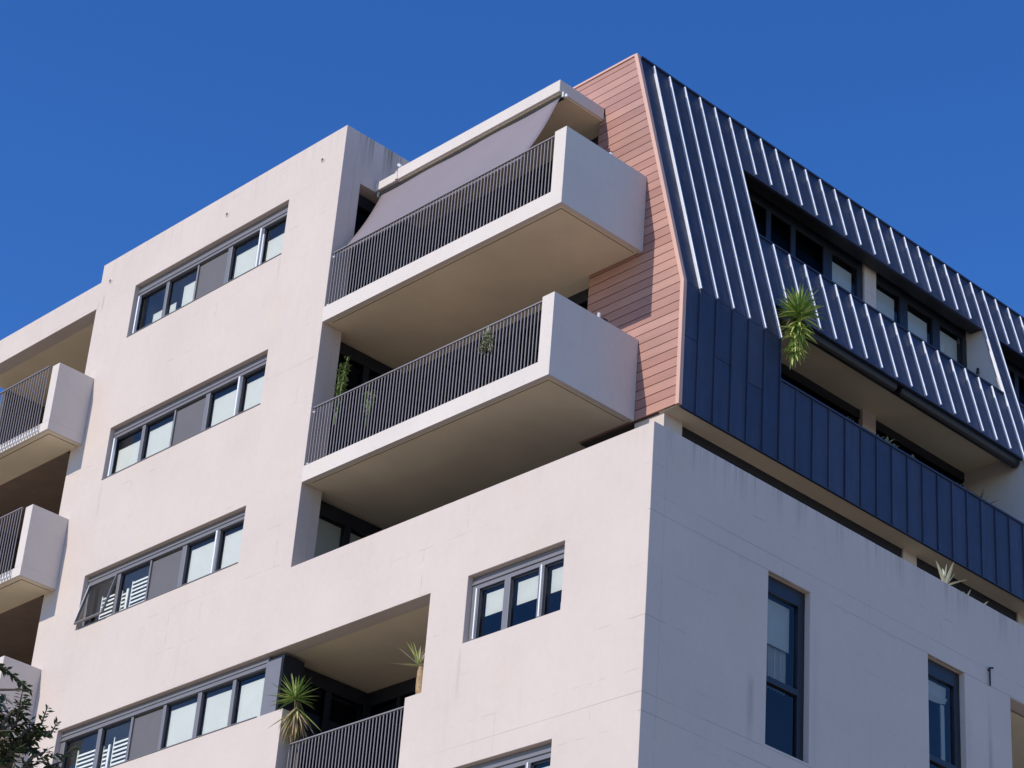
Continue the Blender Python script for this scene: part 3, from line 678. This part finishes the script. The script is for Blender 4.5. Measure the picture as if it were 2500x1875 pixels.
# ------------------------------------------------------------------ left balconies, projecting from the facade
def left_balcony(z, label):
    b = empty('balcony'); b.parent = B; b['label'] = label
    x0, x1, y0 = -19.1, -14.62, -.78
    m = MB(); m.box(x0, x1 - .03, y0 + .03, 0, z + .002, z + .2); m.build('slab', 'soffit', b)
    MB().box(x0, XL - .13, .0, 4.2, z + .002, z + .2).build('slab', 'shaded_lining', b)  # inner ceiling coloured darker in place of the recess shade
    m = MB(); m.box(x0, x1, y0, y0 + .06, z, z + .19); m.box(x1 - .06, x1, y0 + .06, 0, z, z + .19); m.build('slab_edge', 'fascia', b)
    g_ = MB(); g_.box(x0, x1 - .14, y0 + .13, y0 + .145, z - .003, z - .0002); g_.box(x1 - .155, x1 - .14, y0 + .145, -.02, z - .003, z - .0002); g_.build('drip_groove', 'screen', b)
    MB().box(x1 - .23, x1, y0, -.001, z + .191, z + 1.4).build('end_wall', 'fascia', b, bevel=.008)
    railing(b, x0, x1 - .30, y0 - .03, z + .04, z + 1.40, .09)
    me = bpy.data.meshes.get('baluster_foot')
    if me is None:
        me = MB().box(-.016, .016, -.024, .024, -.02, .02).mesh('baluster_foot'); me.materials.append(M['white'])
    n = round((x1 - .30 - x0) / .09); p = (x1 - .30 - x0) / n
    for k in range(n + 1): share('baluster_foot', me, b, (x0 + k * p, y0 - .03, z + .05))
    for k in range(3): MB().box(x1 - .27 + .0, x1 - .24, y0 + .03, y0 + .06, z + .3 + .45 * k, z + .33 + .45 * k).build('rail_bracket', 'rail', b)
left_balcony(21.38, 'uppermost balcony at the left edge'); left_balcony(18.44, 'middle balcony at the left edge'); left_balcony(15.50, 'lowest balcony at the left edge')
# recess behind them
box('recess_ceiling', 'soffit', B, -19.2, XL - .001, .281, 2.2, 24.452, 24.5)
box('roof_slab', 'tile', B, -19.2, XL, .281, 6, 24.5, 24.62)
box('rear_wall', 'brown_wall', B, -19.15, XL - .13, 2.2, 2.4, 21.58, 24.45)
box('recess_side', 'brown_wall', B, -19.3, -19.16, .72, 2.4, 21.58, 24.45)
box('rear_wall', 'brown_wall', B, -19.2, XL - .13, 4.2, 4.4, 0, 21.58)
box('recess_side', 'brown_wall', B, -19.3, -19.21, .0, 4.4, 0, 21.58)  # end wall added to close the lower storeys and darken the recess
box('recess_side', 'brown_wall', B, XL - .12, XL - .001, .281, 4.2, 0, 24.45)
for z in (18.64, 15.70): 
    fr = box('balcony_glazing', 'dark_frame', B, -18.4, -15.8, 4.12, 4.19, z, z + 2.6)
    box('pane', 'darkroom', fr, -18.3, -17.15, 4.09, 4.119, z, z + 2.5); box('pane', 'darkroom', fr, -17.05, -15.9, 4.09, 4.119, z, z + 2.5)

# ------------------------------------------------------------------ plants
def blade(L, wd, droop, fold=.35, n=5, curl=0.0):
    """a sword leaf growing along +X from the origin, bending down by droop"""
    m = MB(); pts = []
    ang = 0; x = z = 0; st = L / n
    for k in range(n + 1):
        u = k / n; pts.append((x, z, wd * (1 - u) ** .6 * (.45 + min(1, u * 4) * .55)))
        x += st * math.cos(ang); z -= st * math.sin(ang); ang += droop / n * (.4 + 1.2 * u)
    for (xa, za, wa), (xb, zb_, wb) in zip(pts, pts[1:]):
        m.quad((xa, 0, za), (xb, 0, zb_), (xb, wb / 2, zb_ + wb * fold), (xa, wa / 2, za + wa * fold))
        m.quad((xa, 0, za), (xa, -wa / 2, za + wa * fold), (xb, -wb / 2, zb_ + wb * fold), (xb, 0, zb_))
    return m.mesh('leaf')
def rosette(root, c, n, L, wd, mats, el0, el1, droop=(.2, .9), rnd=None, jz=.0, az=(0, 360)):
    rnd = rnd or random
    meshes = []
    for mt in mats:
        for _ in range(4):
            me = blade(1, wd, rnd.uniform(*droop)); me.materials.append(M[mt]); meshes.append(me)
    for k in range(n):
        me = meshes[rnd.randrange(len(meshes))]; u = (k + .5) / n
        el = el0 + (el1 - el0) * u + rnd.uniform(-.12, .12); az_ = rad(az[0]) + k * 2.39996 % (2 * math.pi) * (az[1] - az[0]) / 360
        l = L * rnd.uniform(.72, 1.12)
        q = Matrix.Rotation(az_, 4, 'Z') @ Matrix.Rotation(-el, 4, 'Y')
        o = share('leaf', me, root, (c[0] + rnd.uniform(-.015, .015), c[1] + rnd.uniform(-.015, .015), c[2] + rnd.uniform(-jz, jz)))
        o.rotation_euler = q.to_euler(); o.scale = (l, l if l > .3 else .3, l)
def pot(root, r, h, z=0):
    MB().tube([(0, 0, z), (0, 0, z + h * .9), (0, 0, z + h * .9), (0, 0, z + h)], [r * .75, r, r * 1.08, r * 1.08], 16).build('pot', 'pot', root)

R1 = random.Random(3)
y1 = empty('yucca', (-1.62, 4.35, 18.62)); tag(y1, 'large green yucca leaning over the loggia parapet in front of the zinc roof', 'plant')
pot(y1, .22, .4); MB().tube([(0, 0, .38), (.02, -.02, 1.2), (.06, -.05, 2.1), (.42, -.1, 2.38)], [.05, .045, .04, .035], 10).build('trunk', 'bark', y1)
rosette(y1, (.54, -.06, 2.42), 110, .47, .12, ['leaf_yucca', 'leaf_yucca', 'leaf_yucca_old', 'leaf_yucca'], 1.45, -.3, (.1, .8), R1, .06)
rosette(y1, (.56, -.12, 2.12), 70, .36, .17, ['leaf_yucca_old', 'leaf_yucca_old', 'leaf_yucca'], .2, -1.3, (.2, .8), R1, .16)
rosette(y1, (.50, -.12, 1.82), 46, .30, .17, ['leaf_yucca_old', 'leaf_yucca_old', 'leaf_yucca'], -.3, -1.45, (.1, .5), R1, .12)
y2 = empty('yucca', (-7.30, .24, 12.95)); tag(y2, 'yucca with spiky green head and dried skirt at the left end of the recessed balcony', 'plant', 'yuccas on the recessed balcony')
pot(y2, .16, .3); MB().tube([(0, 0, .28), (-.02, .02, .9), (-.03, -.1, 1.7)], [.034, .03, .028], 10).build('trunk', 'bark', y2)
rosette(y2, (-.05, -.14, 1.72), 64, .42, .09, ['leaf_yucca', 'leaf_yucca', 'leaf_yucca_old'], 1.3, -.5, (.0, .35), R1, .02)
rosette(y2, (-.03, -.12, 1.52), 70, .50, .10, ['leaf_dead', 'leaf_yucca_old', 'leaf_dead'], -.7, -1.45, (.05, .3), R1, .06)
y3 = empty('yucca', (-4.52, .2, 12.95)); tag(y3, 'thick-trunked yucca with few spiky leaves at the right end of the recessed balcony', 'plant', 'yuccas on the recessed balcony')
pot(y3, .17, .35); MB().tube([(0, 0, .33), (0, 0, 1.0), (.0, -.03, 1.25), (-.01, -.05, 1.5), (0, -.06, 1.6)], [.075, .08, .085, .06, .04], 12).build('trunk', 'trunk_tan', y3)
rosette(y3, (-.02, -.1, 1.56), 22, .40, .085, ['leaf_dead', 'leaf_pale', 'leaf_yucca_old'], 1.35, .05, (.0, .2), R1, .02)
rosette(y3, (0, -.05, 1.45), 14, .2, .09, ['leaf_dead'], -1.1, -1.5, (.0, .2), R1, .08)

def leafy(name, loc, h, spread, n, mat, label, leaf=.09, dirz=1, stems=5, seed=1):
    t = empty(name, loc); r = random.Random(seed); tips = []
    st = MB()
    for s in range(stems):
        a_ = r.uniform(0, 6.28); d = r.uniform(.2, 1) * spread; top = Vector((math.cos(a_) * d, math.sin(a_) * d * .5, h * r.uniform(.75, 1) * dirz))
        st.tube([(0, 0, 0), tuple(top * .5 + Vector((0, 0, .05 * dirz))), tuple(top)], [.012, .009, .005], 6); tips.append(top)
    st.build('stem', mat, t)
    me = bpy.data.meshes.new('leaf'); m = MB(); m.quad((0, 0, 0), (.35, -.2, .04), (1, 0, -.05), (.35, 0, .0)); m.quad((0, 0, 0), (.35, 0, 0), (1, 0, -.05), (.35, .2, .04)); me = m.mesh('leaf'); me.materials.append(M[mat])
    for k in range(n):
        tp = tips[r.randrange(stems)] * r.uniform(.25, 1.02)
        o = share('leaf', me, t, tuple(tp + Vector((r.uniform(-.03, .03), r.uniform(-.03, .03), r.uniform(-.03, .03)))))
        o.rotation_euler = (r.uniform(-.7, .7), r.uniform(-.9, .9), r.uniform(0, 6.28)); l = leaf * r.uniform(.7, 1.3); o.scale = (l, l * 1.4, l)
    return tag(t, label, 'plant')
lp_ = leafy('leafy_plant', (-7.38, .22, 19.45), 1.22, .30, 300, 'leaf_green', 'bright broad-leaved plant rising above the railing at the left end of the lower corner balcony', .085, 1, 7, 4)
leafy('leafy_plant', (-6.85, .45, 19.35), .78, .16, 34, 'leaf_green', 'low green plant just showing over the railing beside the tall broad-leaved one', .1, 1, 5, 8)
leafy('trailing_plant', (-3.6, .03, 19.78), .48, .16, 230, 'leaf_grey', 'grey-green trailing plant hanging on the railing of the lower corner balcony', .055, -1, 12, 5)
def spiky(name, loc, n, L, mats, label, el0=1.4, el1=.2, wd=.12, seed=2, az=(0, 360)):
    t = empty(name, loc); rosette(t, (0, 0, 0), n, L, wd, mats, el0, el1, (0, .25), random.Random(seed), .0, az); MB().tube([(0, 0, -.12), (0, 0, .0)], [.03, .03], 8).build('stem', mats[0], t); return tag(t, label, 'plant')
spiky('agave', (-.16, 6.72, 16.99), 9, .42, ['leaf_pale'], 'pale agave with pointed upright leaves on top of the shaded facade parapet', 1.45, .2, .2, 12)
spiky('agave', (-.16, 7.25, 16.96), 5, .17, ['leaf_pale'], 'small pale agave tip poking over the parapet to the right of the larger agave', 1.1, .3, .22, 3)
spiky('agave', (-.16, 7.62, 16.95), 4, .17, ['leaf_pale'], 'rightmost tiny pale agave on the parapet of the shaded facade', .8, .2, .24, 6)
spiky('yucca', (-1.62, 9.65, 19.86), 13, .42, ['leaf_dark'], 'dark spiky plant silhouetted at the far end of the lower loggia', 1.2, .2, .09, 9)
for i, (yy, l) in enumerate(((5.85, 'single small grey-green rosette on the dark loggia parapet near the pier'), (6.6, 'first of the succulent clumps right of the pier on the dark loggia parapet'), (6.82, 'tallest succulent clump right of the pier on the dark loggia parapet'), (7.0, 'third succulent clump right of the pier on the dark loggia parapet'), (7.5, 'thin lone succulent on the dark loggia parapet'), (8.7, 'furthest succulent on the dark loggia parapet'))):
    spiky('succulent', (-1.35, yy, 19.85), 9, .13 if i != 2 else .19, ['leaf_grey'], l, 1.5, .5, .25, 20 + i)

# ------------------------------------------------------------------ foreground tree, lower left
T = empty('tree', (6.8, -17.3, 0)); tag(T, 'dark feathery-leaved tree with sprays reaching in at the lower left corner', 'tree')
def px(u, v, dist):
    d = (FW + RX * ((u - 1250) / 5771.9) + DN * ((v - 937.5) / 5771.9)).normalized(); return CAM + d * dist
TB = Vector((6.8, -17.3, 0)); rt = random.Random(11)
hub = Vector((9.35, -15.55, 4.7))
trunk = [TB, TB + Vector((.05, .1, 1.6)), TB + Vector((.3, .3, 3.0)), Vector((7.6, -16.6, 4.0))]
MB().tube([tuple(p - TB) for p in trunk], [.16, .13, .1, .07], 12).build('trunk', 'bark', T)
limb = MB(); leaves = MB()
def twig(p0, p1, spread=.10, nl=26, ll=.052, r0=.006):
    p0, p1 = Vector(p0), Vector(p1); d = p1 - p0; mid = (p0 + p1) / 2 + Vector((0, 0, d.length * .12))
    q = lambda u: (p0 * (1 - u) ** 2 + mid * 2 * u * (1 - u) + p1 * u * u)
    limb.tube([tuple(q(u) - TB) for u in (0, .33, .66, 1)], [r0, r0 * .8, r0 * .5, r0 * .25], 5)
    for k in range(nl):
        if rt.random() < .12: continue
        u = .12 + .88 * (k / nl); c = q(u); ax = (q(min(1, u + .02)) - q(u - .02)).normalized()
        for s in (-1, 1):
            side = ax.cross(Vector((rt.uniform(-.3, .3), rt.uniform(-.3, .3), 1))).normalized() * s
            dr = (side * rt.uniform(.5, 1) + ax * rt.uniform(.3, .9) + Vector((0, 0, rt.uniform(-.7, .15)))).normalized()
            l = ll * rt.uniform(.65, 1.2); nrm = dr.cross(ax).normalized(); wv = (dr.cross(nrm)).normalized() * l * .13 + nrm * l * .05
            b0 = c - TB; leaves.quad(b0, b0 + dr * l * .5 + wv, b0 + dr * l, b0 + dr * l * .5 - wv)
def spray(base, tip, n, rad_, nl=16):
    base, tip = Vector(base), Vector(tip)
    limb.tube([tuple(base - TB), tuple((base + tip) / 2 + Vector((0, 0, .05)) - TB), tuple(tip - TB)], [.014, .009, .004], 6)
    for k in range(n):
        u = rt.uniform(.25, 1); c = base * (1 - u) + tip * u
        e_ = c + Vector((rt.gauss(0, 1), rt.gauss(0, 1), rt.gauss(0, .7))) * rad_ + (tip - base).normalized() * rad_ * .5
        twig(c, e_, nl=nl)
D = 12.0
h2 = px(-60, 1905, D)
limb.tube([tuple(Vector((7.6, -16.6, 4.0)) - TB), tuple(Vector((8.4, -16.0, 4.75)) - TB), tuple(px(-240, 2000, D) - TB), tuple(h2 - TB)], [.07, .05, .03, .02], 8)
spray(px(-160, 1730, D), px(70, 1684, D), 2, .05, 12); twig(px(-30, 1610, D), px(74, 1686, D), nl=30, ll=.05)
for (u, v, n, r_) in ((40, 1765, 15, .085), (10, 1745, 10, .07), (75, 1790, 12, .07), (110, 1835, 11, .065), (150, 1860, 8, .055), (30, 1830, 9, .06), (95, 1770, 5, .06), (60, 1725, 3, .06)):
    spray(px(u - 75, v + 75, D + rt.uniform(-.1, .1)), px(u, v, D), n, r_, 9)
twig(px(100, 1770, D), px(118, 1722, D), nl=5, ll=.04); twig(px(120, 1800, D), px(142, 1762, D), nl=5, ll=.04); twig(px(150, 1850, D), px(186, 1822, D), nl=7, ll=.045)
for k in range(70):
    c = px(rt.uniform(-900, -60), rt.uniform(1700, 2500), D + rt.uniform(-.5, .8)); spray(c + Vector((rt.uniform(-.3, 0), rt.uniform(-.3, 0), -.25)), c, 5, .12, 9)
limb.build('limb', 'bark', T); leaves.build('crown', 'leaf_tree', T)
